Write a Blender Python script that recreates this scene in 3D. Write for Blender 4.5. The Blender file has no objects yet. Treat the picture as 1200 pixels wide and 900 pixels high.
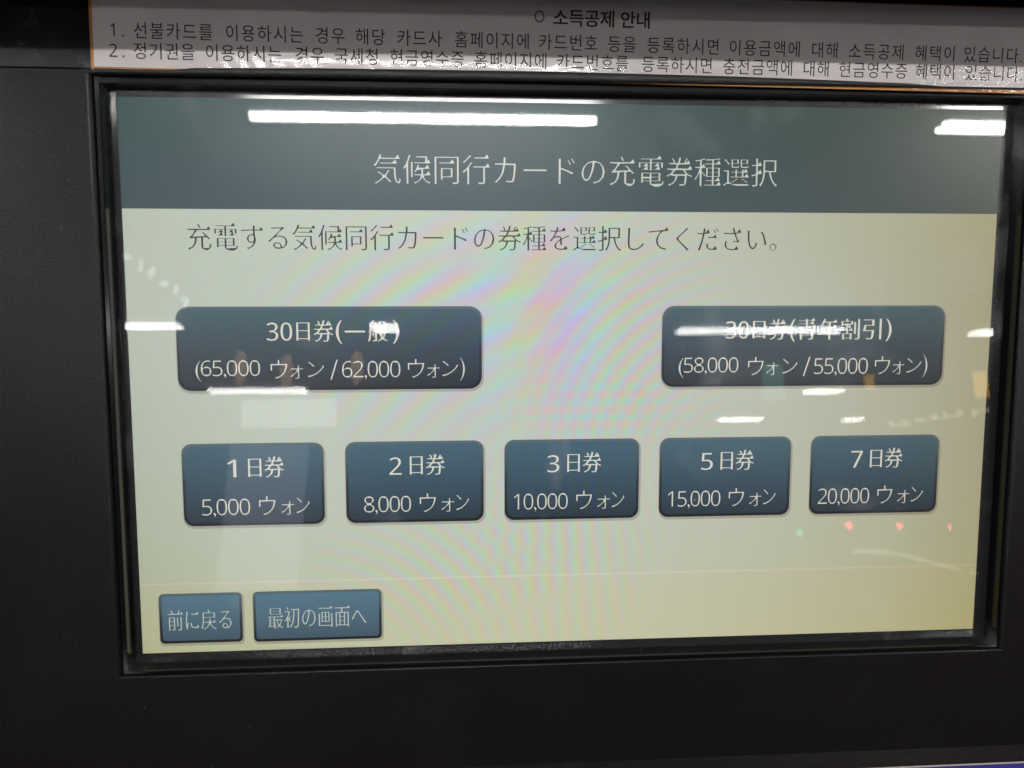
import bpy, bmesh, math, random
import numpy as np
from mathutils import Matrix, Vector

random.seed(7)
SC = bpy.context.scene
COL = SC.collection
MM = 0.001

# ------------------------------------------------------------------ camera
TILT = Matrix.Translation((0, 0, 1.15)) @ Matrix.Rotation(math.radians(-18), 4, 'X')
cam_d = bpy.data.cameras.new('camera')
cam = bpy.data.objects.new('camera', cam_d)
COL.objects.link(cam)
cam.matrix_world = Matrix((
    (0.9973111758, 0.0081530495, -0.0728281978, -0.0535524552),
    (-0.0697900426, 0.4088289882, -0.9099385740, -0.3368416923),
    (0.0223555042, 0.9125745921, 0.4082987206, 1.3000222137),
    (0, 0, 0, 1)))
cam_d.sensor_fit = 'HORIZONTAL'
cam_d.sensor_width = 36.0
cam_d.lens = 36.0 * 1021.146 / 1200.0
cam_d.clip_start = 0.01
cam_d.clip_end = 200
cam_d.dof.use_dof = True
cam_d.dof.focus_distance = 0.372
cam_d.dof.aperture_fstop = 16
SC.camera = cam

# ------------------------------------------------------------------ world (dim indoor surroundings)
world = bpy.data.worlds.new('World')
SC.world = world
world.use_nodes = True
wn = world.node_tree.nodes
wl = world.node_tree.links
bg = wn['Background']
tc = wn.new('ShaderNodeTexCoord')
sx = wn.new('ShaderNodeSeparateXYZ')
wl.new(tc.outputs['Generated'], sx.inputs[0])
wr = wn.new('ShaderNodeValToRGB')
wl.new(sx.outputs['Z'], wr.inputs[0])
cr = wr.color_ramp
cr.elements[0].position = 0.0
cr.elements[0].color = (0.05, 0.047, 0.045, 1)
cr.elements[1].position = 1.0
cr.elements[1].color = (1.2, 1.17, 1.2, 1)
for p, v in ((0.05, 0.07), (0.2, 0.22), (0.34, 0.40), (0.43, 0.6), (0.55, 0.9), (0.75, 1.3)):
    e = cr.elements.new(p)
    e.color = (v, v * 0.99, v * 0.99, 1)
wl.new(wr.outputs[0], bg.inputs['Color'])
bg.inputs['Strength'].default_value = 0.7

SC.view_settings.view_transform = 'Standard'
SC.view_settings.look = 'None'
SC.view_settings.exposure = 0
SC.view_settings.gamma = 1


# ------------------------------------------------------------------ helpers
def lin(c):
    out = []
    for v in c[:3]:
        v = v / 255.0
        out.append(v / 12.92 if v <= 0.04045 else ((v + 0.055) / 1.055) ** 2.4)
    return tuple(out) + (1,)


def new_mat(name):
    m = bpy.data.materials.new(name)
    m.use_nodes = True
    m.node_tree.nodes.clear()
    return m, m.node_tree.nodes, m.node_tree.links


def math_node(N, L, op, a, b=None, c=None, clamp=False):
    n = N.new('ShaderNodeMath')
    n.operation = op
    n.use_clamp = clamp
    for i, v in enumerate((a, b, c)):
        if v is None:
            continue
        if isinstance(v, (int, float)):
            n.inputs[i].default_value = v
        else:
            L.new(v, n.inputs[i])
    return n.outputs[0]


def obj(name, bm, mats, parent=None, smooth=False, matrix=None):
    me = bpy.data.meshes.new(name)
    bm.to_mesh(me)
    bm.free()
    if not isinstance(mats, (list, tuple)):
        mats = [mats]
    for m in mats:
        me.materials.append(m)
    if smooth:
        for p in me.polygons:
            p.use_smooth = True
    o = bpy.data.objects.new(name, me)
    COL.objects.link(o)
    if parent is not None:
        o.parent = parent
    if matrix is not None:
        o.matrix_local = matrix
    return o


def thing(name, label, cat, loc=(0, 0, 0), group=None):
    o = bpy.data.objects.new(name, None)
    COL.objects.link(o)
    o.location = loc
    o.empty_display_size = 0.05
    o['label'] = label
    o['category'] = cat
    if group:
        o['group'] = group
    return o


def add_box(bm, x0, x1, y0, y1, z0, z1, mat=0):
    vs = [bm.verts.new(p) for p in ((x0, y0, z0), (x1, y0, z0), (x1, y1, z0), (x0, y1, z0),
                                    (x0, y0, z1), (x1, y0, z1), (x1, y1, z1), (x0, y1, z1))]
    for f in ((3, 2, 1, 0), (4, 5, 6, 7), (0, 1, 5, 4), (1, 2, 6, 5), (2, 3, 7, 6), (3, 0, 4, 7)):
        bm.faces.new([vs[i] for i in f]).material_index = mat
    return vs


def rect_loft(bm, rects, cap_end=False, seg=1):
    """rings of rectangles (x0,x1,z0,z1,y) joined by faces looking towards -y / inwards"""
    rings = []
    for x0, x1, z0, z1, y in rects:
        pts = [(x0, z0), (x1, z0), (x1, z1), (x0, z1)]
        ring = []
        for i in range(4):
            a, b = pts[i], pts[(i + 1) % 4]
            for k in range(seg):
                t = k / seg
                ring.append(bm.verts.new((a[0] + (b[0] - a[0]) * t, y, a[1] + (b[1] - a[1]) * t)))
        rings.append(ring)
    n = 4 * seg
    for r0, r1 in zip(rings, rings[1:]):
        for i in range(n):
            j = (i + 1) % n
            bm.faces.new((r0[i], r0[j], r1[j], r1[i]))
    if cap_end:
        bm.faces.new(rings[-1])


def grid_sheet(bm, x0, x1, z0, z1, nx, nz, fy):
    vs = [[bm.verts.new((x0 + (x1 - x0) * i / nx, fy(x0 + (x1 - x0) * i / nx, z0 + (z1 - z0) * k / nz),
                         z0 + (z1 - z0) * k / nz)) for i in range(nx + 1)] for k in range(nz + 1)]
    for k in range(nz):
        for i in range(nx):
            bm.faces.new((vs[k][i], vs[k][i + 1], vs[k + 1][i + 1], vs[k + 1][i]))


# ---- lettering: Blender's built-in font turned into flat meshes with thinned strokes
def glyph_data(text, thin_x=0.0, thin_y=0.0, uroko=0.0, spacing=1.0):
    cu = bpy.data.curves.new('lettering', 'FONT')
    cu.body = ''.join(chr(0x1D7E2 + int(ch)) if ch in '0123456789' else ch for ch in text)
    cu.size = 1.0
    cu.space_character = spacing
    cu.resolution_u = 3
    to = bpy.data.objects.new('lettering', cu)
    COL.objects.link(to)
    dg = bpy.context.evaluated_depsgraph_get()
    me = bpy.data.meshes.new_from_object(to.evaluated_get(dg))
    bpy.data.objects.remove(to)
    bpy.data.curves.remove(cu)
    bm = bmesh.new()
    bm.from_mesh(me)
    bpy.data.meshes.remove(me)
    bmesh.ops.remove_doubles(bm, verts=bm.verts, dist=1e-5)
    # outward normals of the outline
    disp = {}
    caps = []
    for v in bm.verts:
        nx = ny = 0.0
        cnt = 0
        for e in v.link_edges:
            if len(e.link_faces) != 1:
                continue
            f = e.link_faces[0]
            mid = (e.verts[0].co + e.verts[1].co) / 2
            d = e.verts[1].co - e.verts[0].co
            n = Vector((d.y, -d.x))
            if n.length < 1e-9:
                continue
            n.normalize()
            c = f.calc_center_median()
            if n.dot(Vector((c.x - mid.x, c.y - mid.y))) > 0:
                n = -n
            nx += n.x
            ny += n.y
            cnt += 1
        if cnt:
            sx_ = max(-1, min(1, nx))
            sy_ = max(-1, min(1, ny))
            disp[v] = (-thin_x * sx_, -thin_y * sy_)
    if uroko > 0:
        for e in bm.edges:
            if len(e.link_faces) != 1:
                continue
            a, b = sorted((e.verts[0].co, e.verts[1].co), key=lambda q: q.y)
            h = b.y - a.y
            if abs(a.x - b.x) < 0.012 and 0.035 < h < 0.085:
                c = e.link_faces[0].calc_center_median()
                convex = True
                for vv in e.verts:
                    for e2 in vv.link_edges:
                        if e2 is not e and len(e2.link_faces) == 1 and e2.other_vert(vv).co.x > vv.co.x - 0.02:
                            convex = False
                if convex and c.x < a.x - 0.01:
                    caps.append((max(a.x, b.x), (a.y + b.y) / 2))
    for v, (dx, dy) in disp.items():
        v.co.x += dx
        v.co.y += dy
    tri = bmesh.ops.triangulate(bm, faces=bm.faces)
    bm.verts.index_update()
    V = [(v.co.x, v.co.y) for v in bm.verts]
    F = [[v.index for v in f.verts] for f in bm.faces]
    bm.free()
    box = (min(p[0] for p in V), max(p[0] for p in V), min(p[1] for p in V), max(p[1] for p in V))
    for (x, y) in caps:
        i = len(V)
        V += [(x, y - 0.012), (x - uroko * 1.5, y + 0.005), (x - uroko * 0.5, y + uroko)]
        F.append([i, i + 1, i + 2])
    return V, F, box


def add_text(bm, text, x0, x1, z0, z1, y, mat=0, fy=None, slope=0.0, **kw):
    """text fitted into the rectangle x0..x1, z0..z1 (metres) at depth y"""
    V, F, b = glyph_data(text, **kw)
    sx_ = (x1 - x0) / max(b[1] - b[0], 1e-6)
    sz_ = (z1 - z0) / max(b[3] - b[2], 1e-6)
    vs = []
    for (px, py) in V:
        X = x0 + (px - b[0]) * sx_
        Z = z0 + (py - b[2]) * sz_ + slope * (X - x0)
        Y = y if fy is None else fy(X, Z) + y
        vs.append(bm.verts.new((X, Y, Z)))
    for f in F:
        p = [Vector((vs[i].co.x, vs[i].co.z)) for i in f]
        area = (p[1] - p[0]).cross(p[2] - p[0])
        if abs(area) < 1e-14:
            continue
        idx = f if area > 0 else f[::-1]
        bm.faces.new([vs[i] for i in idx]).material_index = mat


# ------------------------------------------------------------------ materials
def black_gloss(name, base, rough, dust=0.0, bump=0.0, dust_scale=60, fleck=0.0, grain=0.0, spec=0.5, corner=0.0):
    m, N, L = new_mat(name)
    out = N.new('ShaderNodeOutputMaterial')
    b = N.new('ShaderNodeBsdfPrincipled')
    L.new(b.outputs[0], out.inputs[0])
    b.inputs['Roughness'].default_value = rough
    b.inputs['Specular IOR Level'].default_value = spec
    t = N.new('ShaderNodeTexCoord')
    n = N.new('ShaderNodeTexNoise')
    n.inputs['Scale'].default_value = dust_scale
    n.inputs['Detail'].default_value = 8
    n.inputs['Roughness'].default_value = 0.7
    L.new(t.outputs['Object'], n.inputs['Vector'])
    r = N.new('ShaderNodeValToRGB')
    r.color_ramp.elements[0].position = 0.5
    r.color_ramp.elements[0].color = (0, 0, 0, 1)
    r.color_ramp.elements[1].position = 0.78
    r.color_ramp.elements[1].color = (1, 1, 1, 1)
    L.new(n.outputs[0], r.inputs[0])
    mx = N.new('ShaderNodeMix')
    mx.data_type = 'RGBA'
    mx.inputs['A'].default_value = tuple(base) + (1,)
    mx.inputs['B'].default_value = (0.22, 0.21, 0.2, 1)
    fac = math_node(N, L, 'MULTIPLY', r.outputs[0], dust)
    if fleck > 0:
        v = N.new('ShaderNodeTexVoronoi')
        v.inputs['Scale'].default_value = 260
        L.new(t.outputs['Object'], v.inputs['Vector'])
        keep = math_node(N, L, 'GREATER_THAN', N_sep(N, L, v.outputs['Color']), 0.985)
        dot = math_node(N, L, 'LESS_THAN', v.outputs['Distance'], 0.085)
        fl = math_node(N, L, 'MULTIPLY', math_node(N, L, 'MULTIPLY', keep, dot), fleck)
        fac = math_node(N, L, 'ADD', fac, fl, clamp=True)
    if corner > 0:   # dust gathered in the corners of the recess
        sp = N.new('ShaderNodeSeparateXYZ')
        L.new(t.outputs['Object'], sp.inputs[0])
        ax = math_node(N, L, 'MULTIPLY_ADD', math_node(N, L, 'ABSOLUTE', sp.outputs['X']), 70.0, -70 * 0.1755, clamp=True)
        az = math_node(N, L, 'MULTIPLY_ADD', math_node(N, L, 'ABSOLUTE', sp.outputs['Z']), 75.0, -75 * 0.106, clamp=True)
        cz = math_node(N, L, 'MULTIPLY', math_node(N, L, 'POWER', ax, 2.0), math_node(N, L, 'POWER', az, 2.0))
        nn = math_node(N, L, 'MULTIPLY_ADD', n.outputs[0], 3.0, -1.0, clamp=True)
        fac = math_node(N, L, 'ADD', fac, math_node(N, L, 'MULTIPLY', math_node(N, L, 'MULTIPLY', cz, nn), corner), clamp=True)
    L.new(fac, mx.inputs['Factor'])
    if grain > 0:   # fine sparkle of the powder coat
        gn = N.new('ShaderNodeTexNoise')
        gn.inputs['Scale'].default_value = 1400
        gn.inputs['Detail'].default_value = 1
        L.new(t.outputs['Object'], gn.inputs['Vector'])
        gs = math_node(N, L, 'MULTIPLY_ADD', gn.outputs[0], 5.0, -2.0, clamp=True)
        gs = math_node(N, L, 'MULTIPLY_ADD', gs, 1.3 * grain, 1.0 - 0.65 * grain)
        vm = N.new('ShaderNodeVectorMath')
        vm.operation = 'SCALE'
        L.new(mx.outputs['Result'], vm.inputs[0])
        L.new(gs, vm.inputs['Scale'])
        L.new(vm.outputs[0], b.inputs['Base Color'])
        L.new(math_node(N, L, 'MULTIPLY', gs, spec), b.inputs['Specular IOR Level'])
    else:
        L.new(mx.outputs['Result'], b.inputs['Base Color'])
    if bump > 0:
        n2 = N.new('ShaderNodeTexNoise')
        n2.inputs['Scale'].default_value = 1500
        n2.inputs['Detail'].default_value = 3
        L.new(t.outputs['Object'], n2.inputs['Vector'])
        bp = N.new('ShaderNodeBump')
        bp.inputs['Strength'].default_value = bump
        bp.inputs['Distance'].default_value = 0.0004
        L.new(n2.outputs[0], bp.inputs['Height'])
        L.new(bp.outputs[0], b.inputs['Normal'])
    rr = math_node(N, L, 'MULTIPLY_ADD', r.outputs[0], 0.25 * min(1, dust * 4), rough, clamp=True)
    L.new(rr, b.inputs['Roughness'])
    return m


def N_sep(N, L, col):
    s = N.new('ShaderNodeSeparateColor')
    L.new(col, s.inputs[0])
    return s.outputs[0]


M_panel = black_gloss('textured_dark_paint', (0.0056, 0.0045, 0.0050), 0.29, dust=0.012, bump=0.10, dust_scale=25, fleck=0.35, grain=0.3, spec=0.20)
M_upper = black_gloss('black_acrylic', (0.006, 0.006, 0.0065), 0.22, dust=0.12, dust_scale=90)
M_bezel = black_gloss('gloss_black_plastic', (0.004, 0.004, 0.0045), 0.12, dust=0.01, dust_scale=70, fleck=0.5, spec=0.36, corner=0.7)
M_border = black_gloss('dusty_black_border', (0.008, 0.008, 0.009), 0.07, dust=0.015, dust_scale=160, spec=0.30)
M_rubber = black_gloss('grained_rubber', (0.02, 0.0195, 0.02), 0.42, dust=0.06, bump=0.8, dust_scale=200)
M_body = black_gloss('cabinet_paint', (0.03, 0.028, 0.028), 0.5, dust=0.02, dust_scale=20)
M_trim = black_gloss('pale_trim', (0.5, 0.47, 0.43), 0.4)
M_blue = black_gloss('blue_paint', (0.035, 0.03, 0.19), 0.3)

# ---- the picture on the screen -------------------------------------------------
W, H = 0.368, 0.230


def U(u):
    return (u / 1280.0 - 0.5) * W


def Vz(v):
    return (0.5 - v / 800.0) * H


# measured tint of the panel (an LCD seen off axis turns yellow towards one side)
CTRL = [(0, .2, 183, 187, 168), (.5, .2, 190, 192, 177), (1, .2, 157, 147, 114), (0, .5, 181, 185, 172),
        (.25, .45, 187, 190, 180), (.5, .5, 192, 195, 187), (.75, .5, 185, 184, 166), (1, .5, 158, 148, 112),
        (0, .95, 174, 175, 144), (.3, .95, 190, 191, 166), (.5, .9, 192, 192, 172), (.75, .9, 189, 185, 153),
        (1, .95, 166, 158, 124)]
A_ = np.array([[1, u, v, u * u, u * v, v * v] for u, v, *_ in CTRL])
COEF = []
REF = lin((192, 195, 185))
for ch in range(3):
    bvec = np.array([lin(c[2:5])[ch] / REF[ch] for c in CTRL])
    COEF.append(np.linalg.lstsq(A_, bvec, rcond=None)[0])


def make_screen_group():
    g = bpy.data.node_groups.new('screen_light', 'ShaderNodeTree')
    g.interface.new_socket('Color', in_out='INPUT', socket_type='NodeSocketColor')
    g.interface.new_socket('Fringe', in_out='INPUT', socket_type='NodeSocketFloat')
    g.interface.new_socket('Tint', in_out='INPUT', socket_type='NodeSocketFloat')
    g.interface.new_socket('Shader', in_out='OUTPUT', socket_type='NodeSocketShader')
    N, L = g.nodes, g.links
    gi = N.new('NodeGroupInput')
    go = N.new('NodeGroupOutput')
    t = N.new('ShaderNodeTexCoord')
    s = N.new('ShaderNodeSeparateXYZ')
    L.new(t.outputs['Object'], s.inputs[0])
    u = math_node(N, L, 'MULTIPLY_ADD', s.outputs['X'], 1 / W, 0.5)
    v = math_node(N, L, 'MULTIPLY_ADD', s.outputs['Z'], -1 / H, 0.5)
    uu = math_node(N, L, 'MULTIPLY', u, u)
    uv = math_node(N, L, 'MULTIPLY', u, v)
    vv = math_node(N, L, 'MULTIPLY', v, v)
    chans = []
    px = math_node(N, L, 'MULTIPLY', u, 1280.0)
    py = math_node(N, L, 'MULTIPLY', v, 800.0)

    def gauss(cx, cy, rx, ry):
        a = math_node(N, L, 'MULTIPLY', math_node(N, L, 'SUBTRACT', px, cx), 1.0 / rx)
        b = math_node(N, L, 'MULTIPLY', math_node(N, L, 'SUBTRACT', py, cy), 1.0 / ry)
        q = math_node(N, L, 'ADD', math_node(N, L, 'MULTIPLY', a, a), math_node(N, L, 'MULTIPLY', b, b))
        return math_node(N, L, 'POWER', 2.718, math_node(N, L, 'MULTIPLY', q, -1.0))

    def radius(cx, cy, ky=1.0):
        a = math_node(N, L, 'SUBTRACT', px, cx)
        b = math_node(N, L, 'MULTIPLY', math_node(N, L, 'SUBTRACT', py, cy), ky)
        return math_node(N, L, 'SQRT', math_node(N, L, 'ADD', math_node(N, L, 'MULTIPLY', a, a),
                                                 math_node(N, L, 'MULTIPLY', b, b)))
    # interference bands of the pixel grid: three families of arcs
    wob = N.new('ShaderNodeTexNoise')
    wob.inputs['Scale'].default_value = 14
    L.new(t.outputs['Object'], wob.inputs['Vector'])
    wv = math_node(N, L, 'MULTIPLY', wob.outputs[0], 14.0)
    fam = []
    rR = math_node(N, L, 'ADD', radius(905, 540), wv)
    fam.append((rR, 23.0, gauss(715, 345, 140, 175), 0.75))
    rL = math_node(N, L, 'ADD', radius(690, 720), wv)
    fam.append((rL, 37.0, gauss(400, 320, 190, 160), 0.8))
    rM = math_node(N, L, 'ADD', radius(1010, 760), wv)
    fam.append((rM, 62.0, gauss(560, 250, 150, 130), 0.65))
    rB = math_node(N, L, 'ADD', radius(230, 900, 1.0), wv)
    fam.append((rB, 25.0, gauss(440, 690, 170, 110), 0.6))
    rV = math_node(N, L, 'DIVIDE', math_node(N, L, 'SUBTRACT', px, 600), math_node(N, L, 'MULTIPLY_ADD', py, 0.0016, 0.15))
    fam.append((rV, 19.0, gauss(620, 620, 140, 170), 0.6))
    dash = math_node(N, L, 'SINE', math_node(N, L, 'MULTIPLY', py, 2 * math.pi / 23.0))
    dashm = math_node(N, L, 'MULTIPLY', gauss(690, 445, 140, 60), 0.9)
    sep = N.new('ShaderNodeSeparateColor')
    L.new(gi.outputs['Color'], sep.inputs[0])
    wide = math_node(N, L, 'MULTIPLY', math_node(N, L, 'SUBTRACT', px, 560), 2 * math.pi / 150.0)
    widem = math_node(N, L, 'MULTIPLY', gauss(600, 310, 120, 140), 0.8)
    violet = gauss(590, 330, 170, 150)
    for ch in range(3):
        c = COEF[ch]
        p = math_node(N, L, 'MULTIPLY_ADD', u, float(c[1]), float(c[0]))
        for w, k in ((v, 2), (uu, 3), (uv, 4), (vv, 5)):
            p = math_node(N, L, 'MULTIPLY_ADD', w, float(c[k]), p)
        p = math_node(N, L, 'MULTIPLY_ADD', math_node(N, L, 'SUBTRACT', p, 1.0), gi.outputs['Tint'], 1.0)
        tot = None
        ph = (0.0, 2.5, 4.4)[ch]
        for r, lam, mask, amp in fam:
            sn = math_node(N, L, 'SINE', math_node(N, L, 'MULTIPLY_ADD', r, 2 * math.pi / lam, ph))
            w_ = math_node(N, L, 'MULTIPLY', math_node(N, L, 'MULTIPLY', sn, mask), amp)
            tot = w_ if tot is None else math_node(N, L, 'ADD', tot, w_)
        d_ = math_node(N, L, 'MULTIPLY', math_node(N, L, 'MULTIPLY', dash, dashm), (0.9, -0.6, -0.2)[ch])
        tot = math_node(N, L, 'ADD', tot, d_)
        ws = math_node(N, L, 'SINE', math_node(N, L, 'ADD', wide, ph))
        tot = math_node(N, L, 'MULTIPLY_ADD', ws, widem, tot)
        tot = math_node(N, L, 'MULTIPLY_ADD', violet, (-0.05, -0.25, 0.5)[ch], tot)
        amp = math_node(N, L, 'MULTIPLY', gi.outputs['Fringe'], (0.16, 0.125, 0.25)[ch])
        fac = math_node(N, L, 'MULTIPLY_ADD', tot, amp, 1.0)
        col = math_node(N, L, 'MULTIPLY', math_node(N, L, 'MULTIPLY', sep.outputs[ch], p), fac)
        chans.append(col)
    cmb = N.new('ShaderNodeCombineColor')
    for i in range(3):
        L.new(chans[i], cmb.inputs[i])
    em = N.new('ShaderNodeEmission')
    L.new(cmb.outputs[0], em.inputs['Color'])
    # an LCD fades when seen at a grazing angle
    geo = N.new('ShaderNodeNewGeometry')
    dp = N.new('ShaderNodeVectorMath')
    dp.operation = 'DOT_PRODUCT'
    L.new(geo.outputs['Incoming'], dp.inputs[0])
    L.new(geo.outputs['Normal'], dp.inputs[1])
    fall = math_node(N, L, 'MULTIPLY_ADD', math_node(N, L, 'ABSOLUTE', dp.outputs['Value']), 2.9, -1.25, clamp=True)
    L.new(fall, em.inputs['Strength'])
    L.new(em.outputs[0], go.inputs[0])
    return g


SG = make_screen_group()


def screen_mat(name, top, bottom=None, fringe=1.0, mid=None, tint=0.6):
    m, N, L = new_mat(name)
    out = N.new('ShaderNodeOutputMaterial')
    g = N.new('ShaderNodeGroup')
    g.node_tree = SG
    g.inputs['Fringe'].default_value = fringe
    g.inputs['Tint'].default_value = tint
    L.new(g.outputs[0], out.inputs[0])
    if bottom is None:
        g.inputs['Color'].default_value = lin(top)
    else:
        t = N.new('ShaderNodeTexCoord')
        s = N.new('ShaderNodeSeparateXYZ')
        L.new(t.outputs['Generated'], s.inputs[0])
        r = N.new('ShaderNodeValToRGB')
        r.color_ramp.elements[0].position = 0.0
        r.color_ramp.elements[0].color = lin(bottom)
        r.color_ramp.elements[1].position = 1.0
        r.color_ramp.elements[1].color = lin(top)
        if mid:
            e = r.color_ramp.elements.new(0.5)
            e.color = lin(mid)
        L.new(s.outputs['Z'], r.inputs[0])
        L.new(r.outputs[0], g.inputs['Color'])
    return m


M_bg = screen_mat('screen_beige', (193, 201, 190), tint=1.0)
M_foot = screen_mat('screen_cream', (196, 200, 186), tint=1.0)
M_header = screen_mat('screen_header_teal', (60, 82, 88), (66, 84, 92), fringe=0.3, tint=1.0)
M_btnA = screen_mat('screen_button_slate', (70, 97, 106), (38, 43, 49), fringe=0.7, mid=(55, 71, 82))
M_btnS = screen_mat('screen_button_blue', (70, 101, 117), (38, 50, 62), fringe=0.8, mid=(57, 81, 98))
M_btnN = screen_mat('screen_button_pale_blue', (86, 120, 140), (62, 80, 96), fringe=0.5, mid=(78, 105, 124), tint=0.3)
M_edge = screen_mat('screen_button_rim', (88, 106, 114), (22, 26, 32), fringe=0.4, mid=(45, 55, 64))
M_shadow = screen_mat('screen_button_shade', (166, 168, 160), fringe=0.9, tint=1.0)
M_line = screen_mat('screen_rule_line', (206, 206, 196), fringe=0.8, tint=1.0)
M_faint = screen_mat('screen_faint_line', (197, 199, 191), fringe=0.9, tint=1.0)
M_tl = screen_mat('screen_text_white', (200, 205, 198), fringe=0.2, tint=0.3)
M_tb = screen_mat('screen_text_cream', (217, 216, 205), fringe=0.2, tint=0.3)
M_td = screen_mat('screen_text_dark', (60, 61, 66), fringe=0.2)
M_tn = screen_mat('screen_text_grey', (190, 200, 200), fringe=0.2)


# ------------------------------------------------------------------ the ticket machine
machine = thing('ticket_machine', 'black ticket machine with a recessed glossy touch screen showing seven ticket buttons', 'ticket machine')


def part(name, bm, mats, parent=None, smooth=False):
    if parent is None:
        return obj(name, bm, mats, machine, smooth, TILT)
    return obj(name, bm, mats, parent, smooth)


# front panel with the opening, rounded lip
OX0, OX1, OZ0, OZ1 = -0.1894, 0.1903, -0.1204, 0.1210
bm = bmesh.new()
PX = 0.33
rings = [(-PX, PX, -0.1735, 0.1231, 0.010), (-PX, PX, -0.1735, 0.1231, -0.0110),
         (-PX, PX, -0.1660, 0.1231, -0.0100)]
R = 0.0022
for k in range(6):
    a = k / 5 * math.pi / 2
    g = R * (1 - math.sin(a))
    rings.append((OX0 - g, OX1 + g, OZ0 - g * 0.4, min(OZ1 + g * 0.4, .1230), -0.0100 + R * (1 - math.cos(a)) * 0.8))
rings.append((OX0, OX1, OZ0, OZ1, -0.0060))
rect_loft(bm, rings)
part('front_panel', bm, M_panel, smooth=False)

# glossy bezel: thin lip then walls sloping down to the glass
GX0, GX1, GZ0, GZ1 = -0.1866, 0.1890, -0.1188, 0.1174
bm = bmesh.new()
o = 0.0002
rect_loft(bm, [(OX0 + .0001, OX1 - .0001, OZ0 + .0001, OZ1 - .0001, -0.0055),
               (OX0 + .0003, OX1 - .0003, OZ0 + .0003, OZ1 - .0003, -0.0085),
               (OX0 + .0019, OX1 - .0005, OZ0 + .0011, OZ1 - .0026, -0.0086),
               (OX0 + .0021, OX1 - .0006, OZ0 + .0012, OZ1 - .0028, -0.0082),
               (GX0 - .0001, GX1 + .0001, GZ0 - .0001, GZ1 + .0001, -0.0011),
               (GX0, GX1, GZ0, GZ1, 0.0020)], seg=1)
bez = part('screen_bezel', bm, M_bezel)

# border plate round the display, its top strip leaning slightly
bm = bmesh.new()
rect_loft(bm, [(GX0, GX1, GZ0, GZ1, 0.0002), ((GX0 - W / 2) / 2, (GX1 + W / 2) / 2, (GZ0 - H / 2) / 2, (GZ1 + H / 2) / 2, 0.0002096),
               (-W / 2 - .0002, W / 2 + .0002, -H / 2 - .0002, H / 2 + .0002, 0.0002169)])
bm.verts.ensure_lookup_table()
bm.verts[7].co.y = 0.000207
bm.verts[11].co.y = 0.000213   # top strip twists a hair along its length
part('screen_border', bm, M_border)

# housing behind, hood above, cabinet below
bm = bmesh.new()
add_box(bm, -PX + .004, PX - .004, 0.012, 0.20, -0.30, 0.34)
part('housing', bm, M_body)
bm = bmesh.new()
add_box(bm, -PX, PX, -0.0100, 0.010, 0.1236, 0.230)
part('upper_panel', bm, M_upper)
bm = bmesh.new()
add_box(bm, -PX, PX, -0.075, 0.010, 0.2305, 0.262)
add_box(bm, -PX, PX, -0.075, -0.069, 0.1420, 0.2300)
part('hood', bm, M_upper)
bm = bmesh.new()
add_box(bm, -PX, PX, -0.0102, 0.010, -0.1747, -0.1740)
part('trim_strip', bm, M_trim)
bm = bmesh.new()
add_box(bm, -PX, PX, -0.0100, 0.010, -0.300, -0.1750)
part('blue_panel', bm, M_blue)
bm = bmesh.new()
add_box(bm, -PX + .01, PX - .01, 0.02, 0.36, 0.0, 0.885)
obj('cabinet', bm, M_body, machine)

# grained rubber strip between the opening and the notice, bulging in the middle
bm = bmesh.new()


def strip_top(x):
    pts = [(-0.33, .1229), (-0.158, .1229), (-0.150, .1238), (-0.10, .1246), (-0.013, .1249), (0.06, .1243), (0.10, .1235), (0.136, .1226), (0.15, .1217), (0.33, .1214)]
    for (a, za), (b, zb) in zip(pts, pts[1:]):
        if a <= x <= b:
            return za + (zb - za) * (x - a) / (b - a)
    return .1222


NX = 90
prof = []
for i in range(NX + 1):
    x = -0.1875 + (0.1885 + 0.1875) * i / NX
    zt = strip_top(x)
    zb = 0.1211
    row = []
    for k in range(9):
        a = math.pi * (k / 8)
        zc, hh = (zt + zb) / 2, (zt - zb) / 2
        row.append(bm.verts.new((x, -0.0114 - 0.0014 * math.sin(a) ** 0.8, zc - hh * math.cos(a))))
    row.insert(0, bm.verts.new((x, -0.0098, zb)))
    row.append(bm.verts.new((x, -0.0098, zt)))
    prof.append(row)
for r0, r1 in zip(prof, prof[1:]):
    for k in range(10):
        bm.faces.new((r0[k], r1[k], r1[k + 1], r0[k + 1]))
part('rubber_strip', bm, M_rubber, smooth=True)


# ---- display and what it shows
def flat(u0, u1, v0, v1, y):
    bm = bmesh.new()
    vs = [bm.verts.new(p) for p in ((U(u0), y, Vz(v1)), (U(u1), y, Vz(v1)), (U(u1), y, Vz(v0)), (U(u0), y, Vz(v0)))]
    bm.faces.new(vs)
    return bm


def rounded(u0, u1, v0, v1, r, n=6):
    pts = []
    for cx, cy, a0 in ((u1 - r, v0 + r, -90), (u1 - r, v1 - r, 0), (u0 + r, v1 - r, 90), (u0 + r, v0 + r, 180)):
        for k in range(n + 1):
            a = math.radians(a0 + 90 * k / n)
            pts.append((cx + r * math.cos(a), cy + r * math.sin(a)))
    return pts[::-1]


bm = bmesh.new()
add_box(bm, -W / 2, W / 2, 0.0, 0.008, -H / 2, H / 2)
display = part('display', bm, M_bg)
part('footer_band', flat(0, 1280, 696, 800, -0.00004), M_foot, display)
part('header_bar', flat(0, 1280, 0, 152, -0.00004), M_header, display)
part('divider_line', flat(0, 1280, 694, 697, -0.00006), M_line, display)


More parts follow.
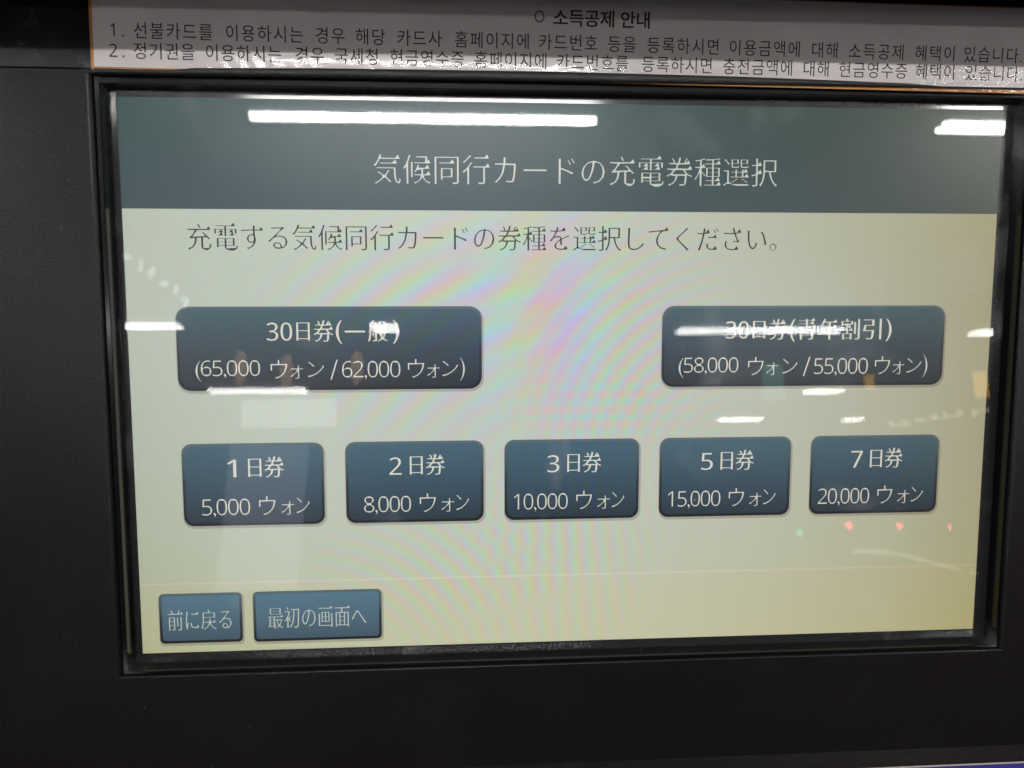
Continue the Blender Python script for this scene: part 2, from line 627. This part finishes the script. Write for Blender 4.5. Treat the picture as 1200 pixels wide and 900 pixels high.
def outline(u0, u1, v0, v1, r, w, y):
    bm = bmesh.new()
    a = rounded(u0, u1, v0, v1, r)
    b = rounded(u0 + w, u1 - w, v0 + w, v1 - w, r - w)
    va = [bm.verts.new((U(p[0]), y, Vz(p[1]))) for p in a]
    vb = [bm.verts.new((U(p[0]), y, Vz(p[1]))) for p in b]
    n = len(a)
    for i in range(n):
        j = (i + 1) % n
        bm.faces.new((va[i], va[j], vb[j], vb[i]))
    return bm


part('faint_outline', outline(32, 446, 268, 446, 22, 2.0, -0.00005), M_faint, display)  # faint paler rounded outline on the display
part('faint_outline', outline(536, 752, 272, 446, 22, 2.0, -0.00005), M_faint, display)


def screen_button(u0, u1, v0, v1, r, mat, lines, dark=False, tmat=None):
    # soft shade under the button, then the button itself with a thin rim
    y = -0.00008
    bm = bmesh.new()
    out = rounded(u0 - 1, u1 + 3, v0 + 1, v1 + 4, r + 1)
    bm.faces.new([bm.verts.new((U(p[0]), -0.00006, Vz(p[1]))) for p in out])
    a = rounded(u0, u1, v0, v1, r)
    w = 4.0
    b = rounded(u0 + w, u1 - w, v0 + w, v1 - w, r - w * .6)
    va = [bm.verts.new((U(p[0]), y, Vz(p[1]))) for p in a]
    vb = [bm.verts.new((U(p[0]), y, Vz(p[1]))) for p in b]
    n = len(a)
    bm.faces.ensure_lookup_table()
    bm.faces[0].material_index = 2
    for i in range(n):
        j = (i + 1) % n
        bm.faces.new((va[i], va[j], vb[j], vb[i])).material_index = 1
    bm.faces.new(vb).material_index = 0
    bt = part('ticket_button', bm, [mat, M_edge, M_shadow], display)
    return bt


def caption(name, lines, mat, **kw):
    bm = bmesh.new()
    for (text, u0, u1, v0, v1, k) in lines:
        q = dict(kw)
        q.update(k)
        add_text(bm, text, U(u0), U(u1), Vz(v1), Vz(v0), -0.00012, **q)
    return part(name, bm, mat, display)


MIN = dict(thin_x=0.010, thin_y=0.020, uroko=0.10)
caption('title_text', [('気候同行カードの充電券種選択', 350, 939, 74, 116, {})], M_tl, thin_x=0.009, thin_y=0.021, uroko=0.11)
caption('instruction_text', [('充電する気候同行カードの券種を選択してください。', 88, 941, 173, 210, {})], M_td, thin_x=0.004, thin_y=0.019, uroko=0.11)

K = dict(thin_x=-0.008, thin_y=0.021, uroko=0.12)
D = dict(thin_x=-0.003, thin_y=0.008)
J = dict(thin_x=0.014, thin_y=0.020, uroko=0.0)


def day_button(u0, day, price, pw):
    screen_button(u0, u0 + 203, 487, 609, 14, M_btnS, None)
    c = u0
    caption('button_caption', [(day, c + 64, c + 82 if day != '1' else c + 77, 511, 537, D),
                               ('日', c + 94, c + 113, 510, 537, K), ('券', c + 117, c + 146, 507, 538, K)], M_tb)
    x1 = c + 181
    caption('price_text', [(price, x1 - 88 - pw, x1 - 86, 569, 597, dict(thin_x=0.014, thin_y=0.014, spacing=0.84)),
                           ('ウ', x1 - 73, x1 - 49, 566, 594, J), ('ォ', x1 - 41, x1 - 22, 574, 594, J),
                           ('ン', x1 - 19, x1, 569, 592, J)], M_tb)


for i, (d, p, pw) in enumerate((('1', '5,000', 67), ('2', '8,000', 67), ('3', '10,000', 79), ('5', '15,000', 79), ('7', '20,000', 79))):
    day_button(67.5 + 234.4 * i, d, p, pw)


def big_button(u0, kind, kx, p1, p2, o):
    screen_button(u0, u0 + 436, 289, 410, 18, M_btnA, None)
    t0 = u0 + kx
    chars = [('30', t0, t0 + 36, 312, 338, D), ('日', t0 + 42, t0 + 61, 312, 338, K), ('券', t0 + 66, t0 + 95, 309, 340, K),
             ('(', t0 + 98, t0 + 107, 309, 343, D)]
    x = t0 + 110
    for ch in kind:
        if ch == '一':
            chars.append((ch, x + 1, x + 30, 324, 326.6, {}))
        else:
            chars.append((ch, x, x + 29, 309, 340, K))
        x += 34
    chars.append((')', x + 2, x + 11, 309, 343, D))
    caption('button_caption', chars, M_tb)
    a = u0 + o
    P = dict(thin_x=0.014, thin_y=0.014, spacing=0.84)
    caption('price_text', [('(' + p1, a, a + 91, 366, 396, P), ('ウ', a + 106, a + 130, 366, 393, J), ('ォ', a + 134, a + 152, 374, 393, J),
                           ('ン', a + 159, a + 182, 369, 391, J), ('/', a + 191, a + 202, 366, 395, P), (p2, a + 208, a + 292, 368, 396, P),
                           ('ウ', a + 303, a + 327, 366, 393, J), ('ォ', a + 331, a + 349, 374, 393, J), ('ン', a + 353, a + 376, 369, 391, J),
                           (')', a + 379, a + 386, 364, 398, P)], M_tb)


big_button(67, '一般', 127, '65,000', '62,000', 25)
big_button(771, '青年割引', 96, '58,000', '55,000', 26)

screen_button(26, 146, 710, 786, 7, M_btnN, None)
caption('button_caption', [('前に戻る', 38, 130, 735, 766, {})], M_tn, thin_x=0.004, thin_y=0.020, uroko=0.10)
screen_button(162, 351, 710, 787, 7, M_btnN, None)
caption('button_caption', [('最初の画面へ', 183, 328, 735, 767, {})], M_tn, thin_x=0.004, thin_y=0.020, uroko=0.10)

# ---- cover glass with faint smears
m, N, L = new_mat('cover_glass')
out = N.new('ShaderNodeOutputMaterial')
tr = N.new('ShaderNodeBsdfTransparent')
gl = N.new('ShaderNodeBsdfGlossy')
gl.inputs['Roughness'].default_value = 0.012
fr = N.new('ShaderNodeFresnel')
fr.inputs['IOR'].default_value = 1.5
gh = N.new('ShaderNodeBsdfGlossy')
gh.inputs['Roughness'].default_value = 0.25
mg = N.new('ShaderNodeMixShader')
mg.inputs[0].default_value = 0.55
L.new(gl.outputs[0], mg.inputs[1])
L.new(gh.outputs[0], mg.inputs[2])
mxa = N.new('ShaderNodeMixShader')
L.new(fr.outputs[0], mxa.inputs[0])
L.new(tr.outputs[0], mxa.inputs[1])
L.new(mg.outputs[0], mxa.inputs[2])
df = N.new('ShaderNodeBsdfDiffuse')
df.inputs['Color'].default_value = (0.75, 0.76, 0.78, 1)
t = N.new('ShaderNodeTexCoord')
n1 = N.new('ShaderNodeTexNoise')
n1.inputs['Scale'].default_value = 26
n1.inputs['Detail'].default_value = 5
n1.inputs['Distortion'].default_value = 0.8
L.new(t.outputs['Object'], n1.inputs['Vector'])
r1 = N.new('ShaderNodeValToRGB')
r1.color_ramp.elements[0].position = 0.60
r1.color_ramp.elements[0].color = (0, 0, 0, 1)
r1.color_ramp.elements[1].position = 0.80
r1.color_ramp.elements[1].color = (1, 1, 1, 1)
L.new(n1.outputs[0], r1.inputs[0])
vo = N.new('ShaderNodeTexVoronoi')
vo.inputs['Scale'].default_value = 150
L.new(t.outputs['Object'], vo.inputs['Vector'])
keep = math_node(N, L, 'GREATER_THAN', N_sep(N, L, vo.outputs['Color']), 0.975)
dot = math_node(N, L, 'LESS_THAN', vo.outputs['Distance'], 0.07)
fleck = math_node(N, L, 'MULTIPLY', math_node(N, L, 'MULTIPLY', keep, dot), 0.25)
sm = math_node(N, L, 'MULTIPLY_ADD', r1.outputs[0], 0.10, 0.012)
sm = math_node(N, L, 'ADD', sm, fleck, clamp=True)
mxb = N.new('ShaderNodeMixShader')
L.new(sm, mxb.inputs[0])
L.new(mxa.outputs[0], mxb.inputs[1])
L.new(df.outputs[0], mxb.inputs[2])
L.new(mxb.outputs[0], out.inputs[0])
M_glass = m
bm = bmesh.new()
vs = [bm.verts.new(p) for p in ((GX0, -.001, GZ0), (GX1, -.001, GZ0), (GX1, -.001, GZ1), (GX0, -.001, GZ1))]
bm.faces.new(vs)
part('cover_glass', bm, M_glass)

# ------------------------------------------------------------------ the paper notice
m, N, L = new_mat('notice_paper')
out = N.new('ShaderNodeOutputMaterial')
b = N.new('ShaderNodeBsdfPrincipled')
L.new(b.outputs[0], out.inputs[0])
t = N.new('ShaderNodeTexCoord')
n = N.new('ShaderNodeTexNoise')
n.inputs['Scale'].default_value = 30
n.inputs['Detail'].default_value = 4
L.new(t.outputs['Object'], n.inputs['Vector'])
r = N.new('ShaderNodeValToRGB')
r.color_ramp.elements[0].position = 0.3
r.color_ramp.elements[0].color = (0.70, 0.645, 0.640, 1)
r.color_ramp.elements[1].position = 0.7
r.color_ramp.elements[1].color = (0.77, 0.72, 0.715, 1)
L.new(n.outputs[0], r.inputs[0])
L.new(r.outputs[0], b.inputs['Base Color'])
b.inputs['Roughness'].default_value = 0.5
M_paper = m
M_ink = black_gloss('black_ink', (0.012, 0.012, 0.013), 0.6)
M_kraft = black_gloss('yellowed_tape_edge', (0.50, 0.23, 0.05), 0.5)

m, N, L = new_mat('clear_tape')
out = N.new('ShaderNodeOutputMaterial')
tr = N.new('ShaderNodeBsdfTransparent')
gl = N.new('ShaderNodeBsdfGlossy')
gl.inputs['Roughness'].default_value = 0.09
fr = N.new('ShaderNodeFresnel')
fr.inputs['IOR'].default_value = 1.5
t = N.new('ShaderNodeTexCoord')
mp = N.new('ShaderNodeMapping')
mp.inputs['Scale'].default_value = (70, 1, 220)
L.new(t.outputs['Object'], mp.inputs[0])
n = N.new('ShaderNodeTexNoise')
n.inputs['Scale'].default_value = 1.0
n.inputs['Detail'].default_value = 4
L.new(mp.outputs[0], n.inputs['Vector'])
bp = N.new('ShaderNodeBump')
bp.inputs['Strength'].default_value = 0.2
bp.inputs['Distance'].default_value = 0.0006
L.new(n.outputs[0], bp.inputs['Height'])
L.new(bp.outputs[0], gl.inputs['Normal'])
mx = N.new('ShaderNodeMixShader')
L.new(fr.outputs[0], mx.inputs[0])
L.new(tr.outputs[0], mx.inputs[1])
L.new(gl.outputs[0], mx.inputs[2])
L.new(mx.outputs[0], out.inputs[0])
M_tape = m

notice = bpy.data.objects.new('paper_notice', None)
COL.objects.link(notice)
notice['label'] = 'white printed Korean paper notice taped above the touch screen'
notice['category'] = 'notice'
notice.matrix_world = TILT @ Matrix.Translation((-0.188, -0.0104, 0.1239)) @ Matrix.Rotation(math.radians(0.47), 4, 'Y')


def n_y(x, z):
    """the sheet bows a little off the panel"""
    return -0.0003 - 0.0004 * math.sin(max(0, min(1, x / 0.376)) * math.pi) * (0.4 + 0.6 * math.sin(z * 70 + x * 9) ** 2) \
        + 0.0003 * max(0, 1 - z / 0.006) ** 2 * math.sin(max(0, min(1, x / 0.376)) * math.pi)


PW, PH = 0.378, 0.0326


def npart(name, bm, mat, smooth=False):
    return obj(name, bm, mat, notice, smooth)


bm = bmesh.new()
add_box(bm, -0.0012, PW + .001, -0.0002, 0.0003, -0.0012, PH + 0.0005)
npart('tape_edge', bm, M_kraft)
bm = bmesh.new()
grid_sheet(bm, 0, PW, 0, PH, 120, 24, n_y)
npart('sheet', bm, M_paper, True)

TH = dict(thin_x=0.0, thin_y=0.0)


def nline(words, base, slope, h=0.0063, pitch=0.0061):
    bm = bmesh.new()
    for w, x in words:
        for i, ch in enumerate(w):
            V, F, bb = glyph_data(ch, **TH)
            cw = h * 1.06
            s = h / 0.92
            x0 = x + i * pitch
            wdt = (bb[1] - bb[0]) * s * 0.90
            zc0 = base + slope * (x0) + (bb[2] + 0.10) * s
            off = (bb[0]) * s * 0.90
            add_text(bm, ch, x0 + off, x0 + off + wdt, zc0, zc0 + (bb[3] - bb[2]) * s, -0.00008, fy=n_y, **TH)
    return bm


def shift(ws, dx=0.188):
    return [(w, x * MM + dx) for w, x in ws]


L1 = shift([('1', -182.0), ('.', -177.6), ('선불카드를', -173.0), ('이용하시는', -138.6), ('경우', -104.3), ('해당', -88.8), ('카드사', -72.8),
            ('홈페이지에', -50.3), ('카드번호', -17.1), ('등을', 10.6), ('등록하시면', 26.4), ('이용금액에', 59.9), ('대해', 94.0),
            ('소득공제', 109.6), ('혜택이', 137.6), ('있습니다.', 158.4)])
L2 = shift([('2', -182.4), ('.', -177.6), ('정기권을', -173.4), ('이용하시는', -146.4), ('경우', -112.2), ('국세청', -97.0), ('현금영수증', -75.6),
            ('홈페이지에', -42.6), ('카드번호를', -10.0), ('등록하시면', 24.4), ('충전금액에', 57.6), ('대해', 90.8), ('현금영수증', 105.8),
            ('혜택이', 138.3), ('있습니다.', 159.5)])
npart('printed_text', nline(L1, 0.0106, 0.0), M_ink)
npart('printed_text', nline(L2, 0.0030, 0.0008, pitch=0.00595), M_ink)
bm = bmesh.new()
add_text(bm, '○', 0.1694, 0.1733, 0.0212, 0.0258, -0.00008, fy=n_y, thin_x=0.0, thin_y=0.0)
add_text(bm, '소득공제 안내', 0.1768, 0.2155, 0.0200, 0.0266, -0.00008, fy=n_y, thin_x=-0.016, thin_y=-0.014, spacing=0.97)
npart('heading_text', bm, M_ink)


M_crinkle = M_tape.copy()
M_crinkle.name = 'crinkled_clear_tape'
M_crinkle.node_tree.nodes['Bump'].inputs['Strength'].default_value = 1.0
M_crinkle.node_tree.nodes['Mapping'].inputs['Scale'].default_value = (130, 1, 330)
M_crinkle.node_tree.nodes['Glossy BSDF'].inputs['Roughness'].default_value = 0.05


def tape(x0, x1, z0, z1, lift=0.0002, mat=M_tape):
    bm = bmesh.new()
    rr = random.Random(int(x0 * 1e5) + 5)

    def f(x, z):
        return n_y(x, z) - lift - 0.00008 * math.sin(x * 900 + z * 2000) * math.sin(z * 1400)
    grid_sheet(bm, x0, x1, z0, z1, max(6, int((x1 - x0) / 0.0015)), max(6, int((z1 - z0) / 0.001)), f)
    return npart('clear_tape', bm, mat, True)


tape(-0.006, 0.0121, -0.0012, PH + .001)
tape(0.0118, 0.326, -0.0002, 0.0052, 0.00026)
tape(0.3235, PW + .006, -0.0012, 0.0085, 0.0003, M_crinkle)

# ------------------------------------------------------------------ ceiling lamps over the hall (seen as reflections in the glass, bar one added for fill)
m, N, L = new_mat('lamp_tube_light')
out = N.new('ShaderNodeOutputMaterial')
em = N.new('ShaderNodeEmission')
em.inputs['Color'].default_value = (1.0, 0.985, 0.97, 1)
em.inputs['Strength'].default_value = 145
L.new(em.outputs[0], out.inputs[0])
M_lampA = m
M_lampB = m.copy()
M_lampB.name = 'lamp_tube_soft_light'
M_lampB.node_tree.nodes['Emission'].inputs['Strength'].default_value = 56
M_white = black_gloss('white_enamel', (0.75, 0.75, 0.74), 0.4)
M_amber = m.copy()
M_amber.name = 'amber_sign_light'
M_amber.node_tree.nodes['Emission'].inputs['Color'].default_value = (1, 0.55, 0.05, 1)
M_amber.node_tree.nodes['Emission'].inputs['Strength'].default_value = 12
M_red = m.copy()
M_red.name = 'red_indicator_light'
M_red.node_tree.nodes['Emission'].inputs['Color'].default_value = (1, 0.05, 0.08, 1)
M_red.node_tree.nodes['Emission'].inputs['Strength'].default_value = 60
M_green = m.copy()
M_green.name = 'green_indicator_light'
M_green.node_tree.nodes['Emission'].inputs['Color'].default_value = (0.1, 1, 0.4, 1)
M_green.node_tree.nodes['Emission'].inputs['Strength'].default_value = 14
M_warm = m.copy()
M_warm.name = 'warm_gleam_glow'
M_warm.node_tree.nodes['Emission'].inputs['Color'].default_value = (1, 0.93, 0.78, 1)
M_warm.node_tree.nodes['Emission'].inputs['Strength'].default_value = 6
M_poster = m.copy()
M_poster.name = 'white_sign_light'
M_poster.node_tree.nodes['Emission'].inputs['Color'].default_value = (0.95, 0.96, 1, 1)
M_poster.node_tree.nodes['Emission'].inputs['Strength'].default_value = 6.0


def ceiling_lamp(x0, x1, y, width, mat, label):
    t = thing('ceiling_lamp', label, 'lamp', ((x0 + x1) / 2, y, 2.65), 'tube lamps on the hall ceiling')
    h = (x1 - x0) / 2
    bm = bmesh.new()
    add_box(bm, -h - .02, h + .02, -width / 2 - .01, width / 2 + .01, 0.012, 0.06)
    obj('lamp_housing', bm, M_white, t)
    for s in (-1, 1):
        bm = bmesh.new()
        c = s * width * 0.25
        q = width * 0.21
        n = 10
        ring = []
        for xx in (-h, h):
            ring.append([bm.verts.new((xx, c + q * math.cos(2 * math.pi * k / n), 0.0 + 0.012 * math.sin(2 * math.pi * k / n) - .008)) for k in range(n)])
        for k in range(n):
            bm.faces.new((ring[0][k], ring[0][(k + 1) % n], ring[1][(k + 1) % n], ring[1][k]))
        bm.faces.new(ring[0][::-1])
        bm.faces.new(ring[1])
        obj('lamp_tube', bm, mat, t)


ROWS = [
    (-0.74, 0.486, -2.50, .042, M_lampA, 'white twin tube ceiling lamp mirrored along the top of the screen above the title'),
    (1.79, 3.00, -2.51, .085, M_lampA, 'white twin tube ceiling lamp mirrored at the top right corner of the screen'),
    (-3.27, -2.05, -2.51, .12, M_lampA, 'added unseen white twin tube fill lamp left of the one mirrored above the title'),  # unseen lamp, added to put more light on panel and notice
    (-3.0, -1.78, -5.22, .13, M_lampB, "white tube ceiling lamp mirrored at the screen's left edge beside the first large button"),
    (-0.555, -0.39, -5.29, .22, M_lampB, 'short white ceiling lamp mirrored on the last character of the first large button'),
    (1.54, 2.70, -5.38, .16, M_lampB, 'white twin tube ceiling lamp mirrored across the wording of the right large button'),
    (3.72, 4.90, -5.46, .16, M_lampB, 'white tube ceiling lamp mirrored at the right edge of the screen'),
    (-2.15, -1.31, -7.32, .20, M_lampB, 'white tube ceiling lamp mirrored along the lower edge of the left large button'),
    (3.36, 3.71, -7.60, .20, M_lampB, 'short white ceiling lamp mirrored just under the right large button'),
    (3.00, 3.48, -9.2, .20, M_lampB, 'far white ceiling lamp mirrored between the right large button and the small one below'),
    (4.51, 4.70, -9.3, .20, M_lampB, 'farthest short white ceiling lamp mirrored above the rightmost small button'),
]
for r_ in ROWS:
    ceiling_lamp(*r_)

# sign boards and gate lights across the hall, also only mirrored in the glass
M_dark = black_gloss('dark_metal', (0.02, 0.02, 0.022), 0.5)
t = thing('amber_sign', 'amber lit sign mirrored at the right edge of the screen', 'sign', (4.07, -6.0, 2.27))
bm = bmesh.new()
add_box(bm, -.055, .055, 0.0, 0.012, 0.0, 0.20)
obj('sign_face', bm, M_amber, t)
bm = bmesh.new()
add_box(bm, -.065, .065, -0.05, -0.002, -.01, 0.21)
obj('sign_box', bm, M_dark, t)
t = thing('white_sign', 'white lit sign mirrored under the left large button', 'sign', (-1.21, -6.0, 2.10))
bm = bmesh.new()
add_box(bm, -.34, .34, 0.0, 0.012, 0.0, 0.20)
obj('sign_face', bm, M_poster, t)
bm = bmesh.new()
add_box(bm, -.35, .35, -0.05, -0.002, -.01, 0.21)
obj('sign_box', bm, M_dark, t)


def ball(bm, c, r):
    bmesh.ops.create_uvsphere(bm, u_segments=12, v_segments=8, radius=r, matrix=Matrix.Translation(c))


t = thing('gate_light_bar', 'dark bar of red and green gate lights mirrored low on the right of the screen', 'light bar', (3.1, -6.0, 0.0))
bm = bmesh.new()
add_box(bm, -0.75, 0.75, -0.06, -0.03, 1.22, 1.36)
obj('board', bm, M_dark, t)
for xx in (-.7, .7):
    bm = bmesh.new()
    add_box(bm, xx - .02, xx + .02, -.1, -.062, 0, 1.3)
    obj('post', bm, M_dark, t)
for xx, z, mt, rad in ((-0.194, 1.311, M_red, .025), (0.192, 1.303, M_red, .023), (0.58, 1.283, M_red, .014), (-0.576, 1.268, M_green, .026)):
    bm = bmesh.new()
    ball(bm, (xx, 0.0, z), rad)
    obj('indicator_light', bm, mt, t, True)
t = thing('curved_gleam_standin', 'thin glowing tube standing in for a curved pale gleam mirrored at the lower right of the screen', 'glowing stand-in', (3.4, -6.2, 0.0))  # glowing tube, no real lamp: stands in for a reflected gleam
bm = bmesh.new()
pts = [(-.42, 1.115, .006), (-.35, 1.127, .014), (-.15, 1.118, .018), (0.02, 1.085, .013), (.1, 1.06, .015), (.3, 1.005, .010), (.55, .94, .008), (.8, .88, .008)]
prev = None
for (xx, z, q) in pts:
    ring = [bm.verts.new((xx, q * math.cos(k * math.pi / 4), z + q * math.sin(k * math.pi / 4))) for k in range(8)]
    if prev:
        for k in range(8):
            bm.faces.new((prev[k], prev[(k + 1) % 8], ring[(k + 1) % 8], ring[k]))
    prev = ring
obj('gleam_tube', bm, M_warm, t, True)
bm = bmesh.new()
add_box(bm, -.6, -.56, -.06, -.03, 0, 1.15)
add_box(bm, -.6, .8, -.06, -.035, .74, .78)
obj('gleam_stand', bm, M_dark, t)


def light_copy(name, color, strength):
    q = M_poster.copy()
    q.name = name
    q.node_tree.nodes['Emission'].inputs['Color'].default_value = color + (1,)
    q.node_tree.nodes['Emission'].inputs['Strength'].default_value = strength
    return q


M_sconce = light_copy('warm_sconce_light', (1, 0.62, 0.38), 6)
M_teal = light_copy('teal_sign_light', (0.25, 0.75, 0.6), 5)
M_pale = light_copy('pale_panel_light', (0.85, 0.88, 1.0), 3.0)


def lit_board(name, label, cat, x, y, z, w, h, mat, skew=0.0):
    t = thing(name, label, cat, (x, y, z))
    bm = bmesh.new()
    vs = add_box(bm, -w / 2, w / 2, 0.0, 0.012, 0.0, h)
    for v in vs[4:]:
        v.co.x += skew
    obj('sign_face', bm, mat, t)
    bm = bmesh.new()
    vs = add_box(bm, -w / 2 - .01, w / 2 + .01, -0.05, -0.002, -.01, h + .01)
    for v in vs[4:]:
        v.co.x += skew
    obj('sign_box', bm, M_dark, t)


lit_board('teal_sign', 'dim teal lit sign mirrored at the lower edge of the right large button', 'sign', 2.42, -6.0, 2.26, 0.16, 0.28, M_teal)
lit_board('small_amber_sign', 'small amber lit sign mirrored right of the teal one', 'sign', 3.18, -6.0, 2.34, 0.07, 0.11, M_amber)
lit_board('pale_panel', 'tall pale lit panel mirrored across the first small button', 'lit panel', -1.40, -6.0, 0.95, 0.56, 1.02, M_pale, 0.06)

for x, z, w in ((-1.60, 2.47, 'left'), (-1.26, 2.44, 'middle'), (-0.74, 2.46, 'right')):
    t = thing('wall_sconce', 'warm amber wall light mirrored in the left large button, %s of three' % w, 'wall light', (x, -6.1, z), 'warm wall lights across the hall')
    bm = bmesh.new()
    bmesh.ops.create_uvsphere(bm, u_segments=12, v_segments=10, radius=0.05, matrix=Matrix.Translation((0, 0, 0.10)) @ Matrix.Diagonal((1, 1, 2.6, 1)))
    obj('sconce_glass', bm, M_sconce, t, True)
    bm = bmesh.new()
    add_box(bm, -.03, .03, -.12, -.055, .04, .16)
    obj('wall_plate', bm, M_dark, t)


# lit signs whose lettering is too blurred in the mirror image to read: rows of short glowing strokes
def stroke_sign(name, label, x, y, z, n, pitch, size, drop, mat, seed):
    t = thing(name, label, 'sign', (x, y, z))
    rr = random.Random(seed)
    for i in range(n):
        for k in range(3):
            bm = bmesh.new()
            cx = i * pitch + rr.uniform(-.3, .3) * size
            cz = -drop * i + rr.uniform(-.35, .35) * size
            w, h = (size * rr.uniform(.5, .9), size * .2) if rr.random() < .5 else (size * .2, size * rr.uniform(.5, .9))
            add_box(bm, cx - w / 2, cx + w / 2, 0, 0.006 + 0.003 * k, cz - h / 2, cz + h / 2)
            obj('lit_stroke', bm, mat, t)
    bm = bmesh.new()
    vs = add_box(bm, -pitch, n * pitch, -0.05, -0.002, -size, size)
    for v in vs:
        v.co.z -= drop * (v.co.x / pitch)
    obj('sign_box', bm, M_dark, t)


M_stroke = light_copy('white_stroke_light', (0.92, 0.96, 1.0), 11)
M_stroke_w = light_copy('cream_stroke_light', (1.0, 0.9, 0.62), 10)
stroke_sign('hanging_sign', 'blurred white lit sign mirrored slanting at the left edge of the screen', -1.27, -2.9, 2.27, 6, 0.045, 0.04, 0.036, M_stroke, 3)
stroke_sign('distant_sign', 'blurred cream lit sign mirrored above the rightmost small button at the right edge', 3.33, -6.0, 2.06, 8, 0.11, 0.07, -0.016, M_stroke_w, 8)
